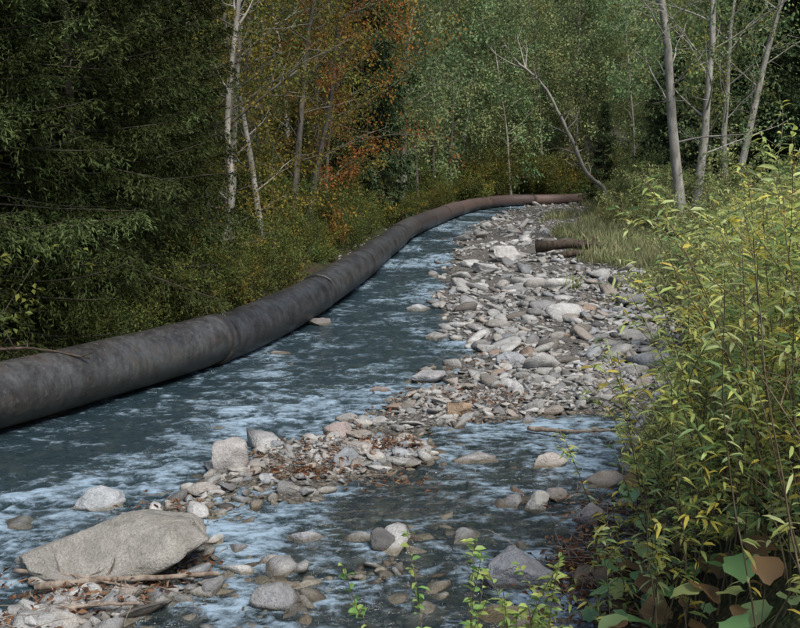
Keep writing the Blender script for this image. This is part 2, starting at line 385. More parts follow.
def scatter(mb, x, y, size, z, rng, lod, smooth=True, lift=.3):
    n = len(x); sh = rng.integers(0, 14, n); cols = PAL[rng.choice(len(PAL), n, p=PW)] * rng.uniform(.75, 1.18, (n, 1))
    asp = np.stack([rng.uniform(.8, 1.35, n), rng.uniform(.5, .95, n), rng.uniform(.24, .55, n)], -1) * size[:, None] * .5
    ang = rng.uniform(0, 2 * np.pi, n); tx = rng.normal(0, .22, n); ty = rng.normal(0, .22, n)
    ca, sa = np.cos(ang), np.sin(ang)
    for k in range(14):
        idx = np.where(sh == k)[0]
        if not len(idx): continue
        v, f = SH[lod][k]
        p = v[None] * asp[idx][:, None]
        q = np.stack([p[..., 0] * ca[idx][:, None] - p[..., 1] * sa[idx][:, None], p[..., 0] * sa[idx][:, None] + p[..., 1] * ca[idx][:, None], p[..., 2]], -1)
        q[..., 2] += q[..., 0] * tx[idx][:, None] + q[..., 1] * ty[idx][:, None]
        q += np.stack([x[idx], y[idx], z[idx] + asp[idx, 2] * lift], -1)[:, None]
        F = (f[None] + (np.arange(len(idx)) * len(v))[:, None, None]).reshape(-1, 3)
        mb.add(q, [F], 0, np.repeat(cols[idx], len(v), 0), smooth)
r = np.random.default_rng(3); mb = MB()
for (n, med, sg, y0, y1, lod, smo) in ((12000, .042, .4, 5, 14, 1, False), (5200, .080, .45, 5, 14, 2, True), (380, .18, .32, 6, 15, 3, True), (9500, .095, .42, 12, 76, 1, False), (2000, .19, .42, 13, 76, 2, True), (300, .44, .32, 14, 76, 2, True)):
    y = y0 * (y1 / y0) ** r.random(n); xl = XL(y) - .35; xr = np.minimum(XR(y) + .4, XB(y) + .5); x = xl + (xr - xl) * r.random(n)
    s = np.minimum(x - XL(y), XR(y) - x)
    far = sstep(24, 36, y) * sstep(.45, .8, (x - XL(y)) / (XB(y) - XL(y)))
    keep = r.random(n) < np.clip(.55 + s * 1.0, .15, 1) * np.clip(.80 + .75 * fbm(x * .7, y * .5, 3), .22, 1) * (1 - .7 * far)
    x, y = x[keep], y[keep]; n = len(x); s = med * np.exp(r.normal(0, sg, n)); s = np.clip(s, .025, .95)
    scatter(mb, x, y, s, height(x, y), r, lod, smo, .5)
obj('river_cobbles', mb.mesh('river_cobbles', [M_stone]))
mb = MB()
for (n, med, sg, y0, y1, lod, em) in ((4200, .085, .5, 4.5, 12.5, 2, 0), (230, .16, .4, 5, 12.2, 2, 1)):
    y = y0 * (y1 / y0) ** r.random(n); x = XR(y) + (np.minimum(XB(y) + .2, 4) - XR(y)) * r.random(n)
    s = np.clip(med * np.exp(r.normal(0, sg, n)), .03, .36)
    scatter(mb, x, y, s, height(x, y) - (.0 if em else .02), r, lod)
n = 3000; y = 4.5 * (60 / 4.5) ** r.random(n); pxx = np.interp(y, PP[:, 1], PP[:, 0]); x = pxx + .5 + (XL(y) - pxx - .4) * r.random(n)
scatter(mb, x, y, np.clip(.17 * np.exp(r.normal(0, .42, n)), .05, .55), height(x, y) - .02, r, 1)
n = 260; ii = r.integers(0, len(PP), n)
x = PP[ii, 0] + r.uniform(-1.0, -.5, n); y = PP[ii, 1] + r.normal(0, .2, n)
scatter(mb, x, y, np.clip(.17 * np.exp(r.normal(0, .4, n)), .05, .45), height(x, y), r, 1)
obj('streambed_stones', mb.mesh('streambed_stones', [M_stone]))

def boulder(s, d, w, dp, h, col, seed, rot=0, sink=.25, ang=.9):
    v, f = rock_shape(5 if w > .4 else 4, seed, ang)
    o = np.random.default_rng(seed).random(3) * 30
    disp = np.array([mnoise.fractal(Vector(p * 2.2 + o), .7, 2., 6) for p in v])
    v = v * (1 + .06 * disp)[:, None]
    v = v * np.array([w, dp, h / (1 - sink)]) * .5
    mb = MB(); mb.add(v, [f], 0, np.array(col) * .92)
    x = s * d; d = d - .22; zb = min(max(H1(x, d), -.08), .05)
    return obj('boulder', mb.mesh('boulder', [M_stone]), (x, d, zb + (h / (1 - sink)) * (.5 - sink)), (0, 0, rot))
BO = [(-.290, 7.30, 1.42, .78, .42, (.31, .29, .25), 51, .05), (-.306, 8.75, .47, .4, .25, (.42, .43, .43), 2, .3), (-.173, 9.7, .40, .34, .30, (.44, .41, .38), 3, 1),
      (-.062, 11, .34, .3, .17, (.38, .31, .28), 4, .4), (.075, 10.2, .5, .35, .16, (.36, .34, .32), 5, .1), (.15, 9.95, .37, .3, .22, (.5, .45, .4), 6, .7),
      (.139, 8.65, .22, .2, .22, (.5, .47, .42), 7, .2), (.113, 8.8, .24, .2, .16, (.28, .27, .26), 8, 1.2), (.122, 7.15, .56, .45, .30, (.30, .30, .31), 9, .5),
      (-.012, 7.8, .28, .24, .19, (.14, .135, .13), 10, 0), (-.128, 6.75, .36, .3, .16, (.3, .3, .3), 11, .2), (-.25, 6.85, .28, .22, .13, (.22, .22, .22), 12, .5),
      (.12, 6.55, .62, .4, .13, (.28, .24, .15), 13, .1), (-.38, 8.35, .36, .3, .12, (.28, .29, .29), 14, .2), (-.175, 11.5, .42, .3, .09, (.33, .33, .33), 15, 0),
      (.105, 31, .95, .8, .5, (.5, .48, .45), 16, .4), (-.118, 16, .4, .3, .13, (.28, .26, .25), 17, 0), (-.08, 19, .45, .35, .2, (.22, .2, .18), 18, .3),
      (.085, 28, .8, .6, .3, (.46, .45, .43), 19, .3), (.06, 24, .75, .55, .3, (.42, .4, .38), 20, 1.3), (.13, 24, .8, .55, .28, (.5, .48, .45), 21, .3),
      (.17, 20, .55, .4, .22, (.46, .43, .41), 22, .2), (.03, 13.9, .5, .4, .16, (.38, .37, .36), 23, 0), (-.02, 13.3, .36, .3, .14, (.33, .28, .26), 24, .9),
      (.06, 11.9, .28, .22, .17, (.42, .3, .2), 25, .3), (.11, 15, .55, .4, .2, (.38, .39, .4), 26, .6), (.195, 8.4, .34, .3, .2, (.36, .32, .3), 27, .3),
      (-.095, 8.0, .34, .26, .16, (.34, .34, .35), 28, .2), (-.165, 7.75, .28, .22, .13, (.3, .3, .31), 29, .2), (.2, 7.1, .4, .35, .2, (.3, .22, .14), 30, .2),
      (.02, 21, .6, .45, .2, (.4, .4, .4), 31, .2), (.2, 33, .8, .6, .35, (.45, .43, .4), 32, .2), (.07, 8.0, .42, .3, .11, (.3, .3, .29), 33, .7), (-.045, 10.2, .45, .3, .16, (.42, .38, .34), 34, 2),
      (-.2, 9.0, .3, .22, .12, (.4, .36, .32), 35, .3), (.04, 17.5, .5, .36, .18, (.4, .38, .36), 36, .3), (.21, 9.4, .4, .3, .16, (.3, .26, .22), 37, .3), (.16, 9.0, .3, .22, .12, (.34, .3, .27), 38, .6)]
for q in BO: boulder(*q)

# ------------------------------------------------------------------ trees
def decid(name, H, R, base, leafL, nl, nlimb, seed, pal, bark, tr=.16, lean=(0, 0), stems=1, nsub=6, ntw=4, aspect=.6, split=.12):
    rng = np.random.default_rng(seed); mb = MB(); pal = np.array(pal)
    C = []; D = []; CO = []
    for si in range(stems):
        d0 = np.array([lean[0] + rng.normal(0, .05) + (split * (si * 2 - stems + 1)), lean[1] + rng.normal(0, .05), 1.])
        hh = H * (1 - .12 * si)
        tp = path((.15 * si, .05 * si, -.3), d0, hh, 16, .045, .012, rng)
        rad = tr * (1 - np.linspace(0, 1, 17) ** .9 * .9) * (1 - .15 * si); rad[0] *= 1.4
        tube(mb, tp, rad, 9, 0)
        for k in range(nlimb):
            t = base + (1 - base) * ((k + rng.random() * .8) / nlimb) ** .9; t = min(t, .98)
            p = tp[int(t * 16)] + (tp[min(16, int(t * 16) + 1)] - tp[int(t * 16)]) * (t * 16 % 1)
            az = k * 2.399 + rng.normal(0, .4); el = rng.uniform(.15, .75) + t * .3
            u = (t - base) / (1 - base); prof = .55 + .75 * math.sin(min(1, u * 1.05) * math.pi * .85 + .25)
            L = R * max(.25, prof) * rng.uniform(.65, 1.15)
            lp = path(p, (math.cos(az) * math.cos(el), math.sin(az) * math.cos(el), math.sin(el)), L, 7, .13, .02, rng)
            lr = max(.012, tr * .22 * (1 - t * .5))
            tube(mb, lp, np.linspace(lr, lr * .2, 8), 4, 0)
            lc = pal[rng.integers(len(pal))] * rng.uniform(.7, 1.3)
            for q in range(nsub):
                w = .2 + .8 * (q + rng.random()) / nsub; ii = min(6, int(w * 7)); sp_ = lp[ii] + (lp[ii + 1] - lp[ii]) * (w * 7 % 1)
                ld = lp[ii + 1] - lp[ii]; ld /= np.linalg.norm(ld)
                sd_ = ld * .7 + rng.normal(size=3) * .75; SL = L * .36 * rng.uniform(.6, 1.2)
                spth = path(sp_, sd_, SL, 3, .15, .0, rng); tube(mb, spth, np.linspace(lr * .35, lr * .1, 4), 3, 0)
                for e in range(ntw):
                    tpnt = spth[rng.integers(1, 4)]; td = nrm(sd_ / np.linalg.norm(sd_) + rng.normal(size=3) * .8); TL = SL * rng.uniform(.4, .8)
                    nn = int(nl * rng.uniform(.4, 1.5))
                    if nn < 1: continue
                    C.append(tpnt + td * TL * rng.random((nn, 1)) * 1.15 + rng.normal(size=(nn, 3)) * leafL * 1.0)
                    D.append(td + rng.normal(size=(nn, 3)) * .8 + np.array([0, 0, -.35]))
                    CO.append(np.clip((lc + (pal[rng.integers(len(pal), size=nn)] - lc) * .4) * rng.uniform(.65, 1.35, (nn, 1)), 0, 1))
    C = np.concatenate(C); D = np.concatenate(D); CO = np.concatenate(CO); n = len(C)
    leaves(mb, C, D, leafL * rng.uniform(.7, 1.25, n), leafL * aspect * rng.uniform(.8, 1.2, n), 1, CO, rng)
    return mb.mesh(name, [bark, M_leaf])

def spruce(name, H, R, seed, dz=.26, nb=6, lat=.10, needle=.095, per=9, green=(.046, .062, .024), rep_=2):
    rng = np.random.default_rng(seed); mb = MB(); green = np.array(green)
    tp = path((0, 0, -.3), (rng.normal(0, .02), rng.normal(0, .02), 1), H, 12, .01, .01, rng); tube(mb, tp, np.linspace(.17, .015, 13) * H / 13, 8, 0)
    C = []; D = []; CO = []
    z = .35
    while z < H - .3:
        u = z / H; L0 = R * (1 - u) ** .8 * (.75 + .25 * min(1, z / 1.5))
        for k in range(nb):
            az = rng.uniform(0, 2 * np.pi); L = L0 * rng.uniform(.5, 1.2) + .15
            el = .25 - .55 * (1 - u) + rng.normal(0, .1)
            zz = z + rng.uniform(-.12, .12); cx = np.interp(zz, tp[:, 2], tp[:, 0]); cy = np.interp(zz, tp[:, 2], tp[:, 1])
            bp = path((cx, cy, zz), (math.cos(az) * math.cos(el), math.sin(az) * math.cos(el), math.sin(el)), L, 6, .05, .045, rng)
            tube(mb, bp, np.linspace(.022, .005, 7), 3, 0)
            m_ = max(4, int(L / lat)); w = np.linspace(.3, 1, m_)
            pts = np.stack([np.interp(w * 6, np.arange(7), bp[:, i_]) for i_ in range(3)], -1)
            bd = nrm(bp[-1] - bp[0]); sdv = nrm(np.cross(bd, [0, 0, 1.]))
            br = rng.uniform(.45, 1.4)
            for sgn in (-1, 1):
                ll = (L * .32 * (1.15 - w) + .10) * rng.uniform(.6, 1.3, m_)
                dd = nrm(bd * .75 + sgn * sdv * 1.0 + np.array([0, 0, -.45]) + rng.normal(size=(m_, 3)) * .25)
                tt = (np.arange(per) + .3) / per
                c_ = pts[:, None] + dd[:, None] * ll[:, None, None] * tt[None, :, None] + np.array([0, 0, -1.]) * (ll[:, None] * tt[None] ** 2 * .5)[..., None]
                for rep in range(rep_):
                    C.append(c_.reshape(-1, 3)); dq = np.repeat(dd, per, 0) + rng.normal(size=(m_ * per, 3)) * .6 + np.array([0, 0, -.2]); D.append(dq)
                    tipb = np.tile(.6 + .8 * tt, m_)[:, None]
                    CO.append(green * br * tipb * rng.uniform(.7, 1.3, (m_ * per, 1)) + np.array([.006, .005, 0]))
        z += dz * rng.uniform(.8, 1.2)
    C = np.concatenate(C); D = np.concatenate(D); CO = np.concatenate(CO); n = len(C)
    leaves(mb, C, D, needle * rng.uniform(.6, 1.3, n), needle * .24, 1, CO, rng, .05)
    return mb.mesh(name, [M_bdark, M_needle])

def S_(p, k): return [tuple(np.array(c) * k) for c in p]
def desat(p, a):
    o = []
    for c in p:
        c = np.array(c); l = c @ [.25, .65, .1]; o.append(tuple(c * (1 - a) + l * a * np.array([.95, 1.0, .95])))
    return o
GREEN = S_([(.070, .095, .028), (.085, .10, .03), (.055, .08, .024), (.11, .11, .03)], 1.4)
OLIVE = S_([(.11, .11, .028), (.15, .12, .028), (.08, .09, .024), (.20, .15, .03)], 1.4)
ORNG = S_([(.24, .088, .028), (.19, .065, .024), (.22, .12, .028), (.16, .10, .028)], 1.35)
FARG_HAZE = desat(S_([(.080, .125, .050), (.105, .14, .055), (.065, .11, .045), (.13, .145, .055)], 2.1), .12)  # distant haze painted into the leaf colours: lighter, less saturated greens
FARY_HAZE = desat(S_([(.15, .155, .055), (.12, .14, .05), (.17, .15, .05)], 2.0), .1)  # yellow-green leaves, with the same haze mixed into their colour
D_near = [decid('beech_a', 12, 3.0, .08, .095, 15, 24, 21, OLIVE, M_bark, .13, (.08, 0)), decid('beech_b', 12, 2.8, .08, .095, 15, 24, 22, GREEN, M_bark, .12, (.1, -.03)),
          decid('alder_c', 14, 3.0, .12, .10, 12, 24, 23, GREEN + OLIVE, M_pale, .11, (-.1, 0))]
D_or = decid('maple', 12, 3.0, .06, .12, 14, 28, 31, ORNG + OLIVE[:1], M_bark, .13, (.1, 0))
D_far = [decid('far_a', 17, 3.6, .06, .22, 10, 26, 41, FARG_HAZE, M_pale, .10, (0, 0)), decid('far_b', 15, 3.2, .06, .21, 11, 26, 42, FARG_HAZE, M_bark, .13, (.05, 0)),
         decid('far_c', 16, 3.4, .08, .21, 10, 26, 43, FARY_HAZE + FARG_HAZE, M_bark, .13, (-.04, 0)), decid('far_d', 15, 3.0, .12, .19, 8, 22, 44, FARG_HAZE + FARY_HAZE, M_bark, .11, (.03, 0), 2)]
D_alder = decid('alder', 19, 4.0, .2, .13, 8, 22, 51, OLIVE + FARG_HAZE, M_pale, .22, (.02, 0), 2, 7, 4)
S_near = [spruce('spruce_a', 11, 2.6, 61), spruce('spruce_b', 12, 2.5, 62), spruce('spruce_c', 9, 2.3, 63)]
S_far = [spruce('spruce_far', 15, 2.9, 64, .4, 7, .20, .24, 6, (.055, .082, .040)), spruce('spruce_far2', 13, 2.6, 65, .4, 7, .20, .24, 6, (.06, .086, .042))]

def put(name, me, x, y, sc=1., rz=None, tilt=(0, 0), parent=None):
    rz = RNG.uniform(0, 6.28) if rz is None else rz
    return obj(name, me, (x, y, H1(x, y) - .05), (tilt[0], tilt[1], rz), sc, parent)
for i_, (x, y, s) in enumerate([(-6.9, 11.3, 1), (-5.9, 13.4, .95), (-5.0, 15.4, 1.0), (-7.3, 14.8, 1.1), (-4.9, 17.4, .95), (-4.4, 19.3, .8), (-7.2, 18, 1.05), (-6.6, 21.5, 1.0),
                               (-9, 21, 1.1), (-8.6, 12.5, 1.1), (-10.5, 9, 1.1), (-8, 26, 1.1), (-3.6, 35.5, .42), (-2.6, 41, .45)]):
    put('spruce_tree', S_near[i_ % 3], x, y, s)
for (x, y, s, k, rz) in [(-3.9, 23, 1.0, 0, .2), (-3.6, 26.5, .9, 2, .3), (-5.2, 24.5, 1.05, 1, 1), (-3.4, 30, 1.0, 0, 5), (-5, 29, 1.1, 2, 2), (-6.8, 31, 1.1, 1, 3), (-4.7, 34, 1.1, 0, 1), (-3.2, 40, 1.1, 1, .6),
                         (-6, 38, 1.2, 0, 4), (-2.2, 47, 1.1, 1, 2), (-4.5, 43, 1.2, 2, 5), (-1.2, 53, 1.1, 0, 1), (-8.5, 35, 1.2, 1, 2), (-5.6, 19.6, .9, 0, 2), (-3.9, 20.8, .55, 0, 3)]:
    put('beech_tree' if k < 2 else 'alder_tree', D_near[k], x, y, s, rz)
put('maple_tree', D_or, -3.0, 32, .95, .3); put('maple_tree', D_or, -2.7, 37.5, .65, 2.0)
put('alder_tree', D_alder, 10.4, 36.5, 1.0, .1); put('alder_tree', D_alder, 14.5, 44, .9, 2.4); put('alder_tree', D_alder, .2, 62, .85, 1.4)
for (x, y, s, k) in [(18.2, 46, .85, 0), (22.5, 52, 1, 1), (16.2, 62, .55, 1), (14.4, 72, .5, 0), (17.6, 64, .7, 0), (20, 60, .8, 1), (19, 38, .8, 0), (18.5, 72, .8, 1)]:
    put('spruce_tree', S_far[k], x, y, s)
fe = bpy.data.objects.new('distant_forest', None); scene.collection.objects.link(fe)
r = np.random.default_rng(77); cnt = 0; placed = []
for tries in range(4000):
    y = r.uniform(44, 125); x = r.uniform(-.52, .58) * y
    sd = float(pipe_sd(np.array([x]), np.array([y]))[0])
    if y < 82:
        if x < np.interp(y, PP[:, 1], PP[:, 0]) + 1 or sd < 0:
            if -sd < 3.0: continue
        elif x < XB(y) + 4.5: continue
        if -sd > 16: continue
    md = 3.5 if y < 100 else 5.2
    if any((x - a) ** 2 + (y - b) ** 2 < md * md for a, b in placed): continue
    placed.append((x, y)); cnt += 1
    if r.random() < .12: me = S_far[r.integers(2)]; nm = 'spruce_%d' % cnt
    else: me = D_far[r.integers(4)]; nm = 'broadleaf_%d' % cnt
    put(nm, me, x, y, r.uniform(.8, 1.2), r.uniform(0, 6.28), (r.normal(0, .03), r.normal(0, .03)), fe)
    if cnt > 230: break

def bare(name, pts, r0, r1, seed, nb, bl, mat, k=8):
    rng = np.random.default_rng(seed); mb = MB(); P = catmull(np.array(pts, float), .4 if bl > .6 else .06)
    wob_ = rng.normal(size=P.shape) * r0 * .12; tube(mb, P + wob_, np.linspace(r0, r1, len(P)) * rng.uniform(.88, 1.12, len(P)), k, 0, cap=True)
    for q in range(nb):
        i_ = int(rng.uniform(.25, .98) * (len(P) - 1)); d = nrm(P[min(i_ + 1, len(P) - 1)] - P[i_ - 1]); dd = d * .5 + rng.normal(size=3) * .6 + np.array([0, 0, .2])
        L = bl * rng.uniform(.5, 1.2); bp = path(P[i_], dd, L, 6, .14, .02, rng); tube(mb, bp, np.linspace(r1 * .8, r1 * .15, 7), 4, 0)
        for e in range(3):
            s_ = bp[rng.integers(2, 6)]; tube(mb, path(s_, dd + rng.normal(size=3) * .7, L * .4, 3, .15, 0, rng), np.linspace(r1 * .3, r1 * .08, 4), 3, 0)
    return obj(name, mb.mesh(name, [mat]))
bare('dead_tree', [(13.2, 63, .3), (12.6, 62.6, 1.6), (11.4, 62, 2.6), (10.5, 61.6, 4.4), (9.3, 61.4, 6.6), (8.4, 61.2, 7.9), (6.8, 61, 9.2)], .15, .06, 5, 16, 2.2, M_pale)
bare('dead_tree', [(-6.5, 23.5, 1), (-4.8, 23, 2.9), (-3.6, 22.4, 4.0), (-2.2, 22, 5.0)], .06, .02, 6, 8, 1.2, M_bark)
bare('dead_tree', [(-4.1, 22.2, .2), (-3.7, 22.0, 2.2), (-3.7, 21.9, 4.2), (-3.3, 21.8, 7.0)], .09, .05, 9, 8, 1.0, M_pale)

def bush(name, H, R, seed, pal, leafL, stems=14, nl=26):
    rng = np.random.default_rng(seed); mb = MB(); pal = np.array(pal); C = []; D = []; CO = []
    for s_ in range(stems):
        az = rng.uniform(0, 6.28); sp_ = rng.uniform(.1, .8)
        p = path((rng.normal(0, .15), rng.normal(0, .15), -.1), (math.cos(az) * sp_, math.sin(az) * sp_, 1), H * rng.uniform(.6, 1.1), 7, .1, -.02, rng); tube(mb, p, np.linspace(.013, .003, 8), 3, 0)
        lc = pal[rng.integers(len(pal))] * rng.uniform(.7, 1.3)
        for e in range(7):
            q = p[rng.integers(1, 8)]; d = nrm(rng.normal(size=3) + [0, 0, .3]); L = R * rng.uniform(.3, .8)
            C.append(q + d * L * rng.random((nl, 1)) + rng.normal(size=(nl, 3)) * leafL * .7); D.append(d + rng.normal(size=(nl, 3)) * .8); CO.append(lc * rng.uniform(.6, 1.4, (nl, 1)) * np.ones(3))
    C = np.concatenate(C); D = np.concatenate(D); CO = np.concatenate(CO); n = len(C)
    leaves(mb, C, D, leafL * rng.uniform(.7, 1.3, n), leafL * .5, 1, CO, rng); return mb.mesh(name, [M_bark, M_leaf])
BU = [bush('bush_a', 1.7, .9, 1, GREEN + OLIVE, .10, 14, 18), bush('bush_b', 2.2, 1.0, 2, GREEN[:2] + OLIVE[:2], .10, 14, 18), bush('bush_c', 1.1, .8, 3, GREEN, .10, 14, 18)]
WB = [bush('wbush_a', 2.2, .8, 4, S_([(.13, .16, .06), (.10, .13, .05), (.16, .17, .07)], 1.9), .10, 22, 20), bush('wbush_b', 1.7, .8, 5, S_([(.16, .17, .07), (.11, .14, .06), (.2, .18, .07)], 1.9), .10, 20, 20)]
ue = bpy.data.objects.new('bank_undergrowth', None); scene.collection.objects.link(ue)
r = np.random.default_rng(9)
for k in range(90):
    y = 11 * (78 / 11) ** r.random(); x = np.interp(y, PP[:, 1], PP[:, 0]) - r.uniform(1.5, 5) * (1 + y / 60)
    put('bush_%d' % k, BU[r.integers(3)], x, y, r.uniform(.5, 1.1) * (1 + y / 80), None, (0, 0), ue)
for k in range(120):
    y = 14 * (68 / 14) ** (r.random() ** 1.15); x = np.interp(y, PP[:, 1], PP[:, 0]) - r.uniform(.78, 1.7) * (1 + y / 90)
    put('low_bush_%d' % k, BU[r.integers(3)], x, y, r.uniform(.28, .5) * (1 + y / 50), None, (0, 0), ue)
for k in range(32):
    x = r.uniform(4, 16); y = np.interp(x, PP[:, 0], PP[:, 1]) + r.uniform(1.5, 7)
    put('far_bush_%d' % k, BU[(0, 2)[r.integers(2)]], x, y, r.uniform(1.2, 2.0), None, (0, 0), ue)
for k in range(12):
    put('end_bush_%d' % k, BU[r.integers(3)], r.uniform(13.2, 20), r.uniform(70, 80), r.uniform(1.3, 2.2), None, (0, 0), ue)
we = bpy.data.objects.new('willow_thicket', None); scene.collection.objects.link(we)
for k in range(120):
    y = 13 * (78 / 13) ** r.random(); x = XB(y) + .7 + r.random() ** 1.3 * 6 * (.6 + y / 40)
    put('willow_%d' % k, WB[r.integers(2)], x, y, r.uniform(.5, 1.0) * (.7 + y / 60), None, (0, 0), we)
for k in range(34):
    y = r.uniform(42, 74); x = XB(y) - .6 + r.random() * 3
    put('willow_far_%d' % k, WB[r.integers(2)], x, y, r.uniform(.5, 1.1), None, (0, 0), we)

mb = MB(); n = 11000; y = 22 * (68 / 22) ** r.random(n); u = r.random(n) ** .7
x = XB(y) - (XB(y) - XL(y)) * .6 * (1 - u) + .3; kf = (fbm(x * .6 + 3, y * .3, 4) + (u - .45) * 1.3) > .1
x, y = x[kf], y[kf]; n = len(x); z = height(x, y)
cc = np.array([(.32, .32, .15), (.25, .28, .12), (.40, .37, .22), (.22, .26, .12)])[r.integers(4, size=n)] * r.uniform(.7, 1.2, (n, 1))
for k in range(3):
    leaves(mb, np.stack([x, y, z], -1) + r.normal(size=(n, 3)) * [.08, .08, 0], np.array([0, 0, 1.]) + r.normal(size=(n, 3)) * [.4, .4, .1], .28 * r.uniform(.3, 1.7, n) * (1 + y / 90), .018 + y * .0004, 0, cc, r, .1)
obj('bar_grass', mb.mesh('bar_grass', [M_leaf]))

# ------------------------------------------------------------------ near willow shrubs (right bank)
YG = np.array([(.50, .54, .14), (.38, .46, .14), (.60, .58, .17), (.26, .36, .12), (.68, .54, .10), (.50, .55, .24), (.19, .28, .10)]); YW = np.array([.24, .2, .18, .12, .10, .12, .04])
Tt = interp([(-1, .7), (.1, .9), (.4, 1.5), (.8, 2.5), (1.1, 3.15), (1.6, 3.4), (3, 3.1), (6, 3.1)])
def willow(x0, y0, seed, stems, spread=.3, dens=.032, leaf=.10, hs=1.0):
    rng = np.random.default_rng(seed); mb = MB(); z0 = H1(x0, y0); C = []; D = []; CO = []
    for s_ in range(stems):
        ax, ay = rng.normal(0, spread, 2); bx, by = x0 + ax, y0 + ay; bz = H1(bx, by)
        ue_ = bx - XB(by) - .55 * float(sstep(7.5, 11, by))
        top = Tt(ue_) * rng.uniform(.8, 1.05) * hs; L = max(.3, top - bz) * rng.uniform(.7, 1.08)
        d = np.array([rng.normal(-.06, .20), rng.normal(-.03, .18), 1.])
        p = path((ax, ay, bz - z0 - .03), d, L, 10, .055, .0, rng); dead = rng.random() < .15
        tube(mb, p, np.linspace(.0055, .0016, 11), 5, 0, (1, 1, 1))
        segs = [(p, L, .1)]
        for e in range(rng.integers(3, 6)):
            i_ = rng.integers(2, 9); sd_ = nrm(rng.normal(size=3) * [1, 1, .3] + [0, 0, .8]); l2 = L * rng.uniform(.15, .35)
            q = path(p[i_], sd_, l2, 5, .08, .0, rng); tube(mb, q, np.linspace(.003, .001, 6), 3, 0); segs.append((q, l2, .05))
        if dead: continue
        hue = rng.integers(7)
        for (q, ql, st) in segs:
            m_ = max(5, int(ql / dens)); w = rng.uniform(st, 1, m_) ** .8; k_ = w * (len(q) - 1); pts = np.stack([np.interp(k_, np.arange(len(q)), q[:, c_]) for c_ in range(3)], -1)
            az = rng.uniform(0, 6.28, m_); C.append(pts); D.append(np.stack([np.cos(az), np.sin(az), rng.uniform(-.45, .9, m_)], -1))
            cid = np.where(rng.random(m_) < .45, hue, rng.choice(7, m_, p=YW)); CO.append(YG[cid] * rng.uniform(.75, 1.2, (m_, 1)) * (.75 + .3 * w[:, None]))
    C = np.concatenate(C); D = np.concatenate(D); CO = np.concatenate(CO); n = len(C)
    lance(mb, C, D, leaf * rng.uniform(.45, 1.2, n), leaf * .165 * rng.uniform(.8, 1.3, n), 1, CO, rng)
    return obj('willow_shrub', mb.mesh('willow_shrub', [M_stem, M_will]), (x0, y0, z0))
k = 0
for (u, y, st) in [(1.35, 3.9, 8), (1.3, 4.6, 14), (1.9, 4.7, 16), (1.0, 5.2, 10), (1.45, 5.5, 20), (2.1, 5.6, 18), (.65, 5.9, 8), (1.0, 6.3, 16), (1.6, 6.5, 20), (2.3, 6.6, 18), (.5, 6.9, 6), (.9, 7.3, 14), (1.4, 7.6, 18),
                   (2.2, 7.8, 18), (.45, 8.2, 8), (.95, 8.6, 16), (1.6, 8.9, 18), (2.4, 9.2, 18), (.5, 9.6, 12), (1.2, 10, 18), (1.9, 10.4, 18), (.7, 11, 12), (1.4, 11.4, 16), (.8, 12.6, 12), (1.6, 13, 16), (.9, 14.5, 12), (1.8, 15, 14), (3.2, 8, 16), (3.1, 10.5, 16)]:
    k += 1; willow(float(XB(y)) + u, y, 300 + k, st + 6)

def herb(x0, y0, H, n, seed, leaf, pal):
    rng = np.random.default_rng(seed); mb = MB(); z0 = H1(x0, y0); C = []; D = []; CO = []
    for s_ in range(n):
        p = path((rng.normal(0, .08), rng.normal(0, .08), 0), (rng.normal(0, .22), rng.normal(0, .2), 1), H * rng.uniform(.6, 1.1), 8, .08, 0, rng); tube(mb, p, np.linspace(.005, .0015, 9), 4, 0, (1, 1, 1))
        m_ = 34; w = rng.uniform(.35, 1, m_) * 8; pts = np.stack([np.interp(w, np.arange(9), p[:, c_]) for c_ in range(3)], -1); az = rng.uniform(0, 6.28, m_)
        C.append(pts); D.append(np.stack([np.cos(az), np.sin(az), rng.uniform(0, .7, m_)], -1)); CO.append(np.array(pal)[rng.integers(len(pal), size=m_)] * rng.uniform(.7, 1.2, (m_, 1)))
    C = np.concatenate(C); D = np.concatenate(D); CO = np.concatenate(CO); lance(mb, C, D, leaf * rng.uniform(.6, 1.2, len(C)), leaf * .3 * rng.uniform(.8, 1.2, len(C)), 1, CO, rng)
    obj('leafy_herb', mb.mesh('leafy_herb', [M_stem, M_will]), (x0, y0, z0))
herb(.26, 4.95, 1.15, 11, 1, .08, [(.24, .42, .12), (.36, .48, .14), (.44, .52, .14)])
herb(.75, 5.2, .9, 9, 2, .075, [(.26, .42, .12), (.4, .5, .14)])
mb = MB(); n = 300; r = np.random.default_rng(15)
y = r.uniform(4.2, 9, n); u = r.uniform(.1, 1.6, n); x = XB(y) + u; z = height(x, y)
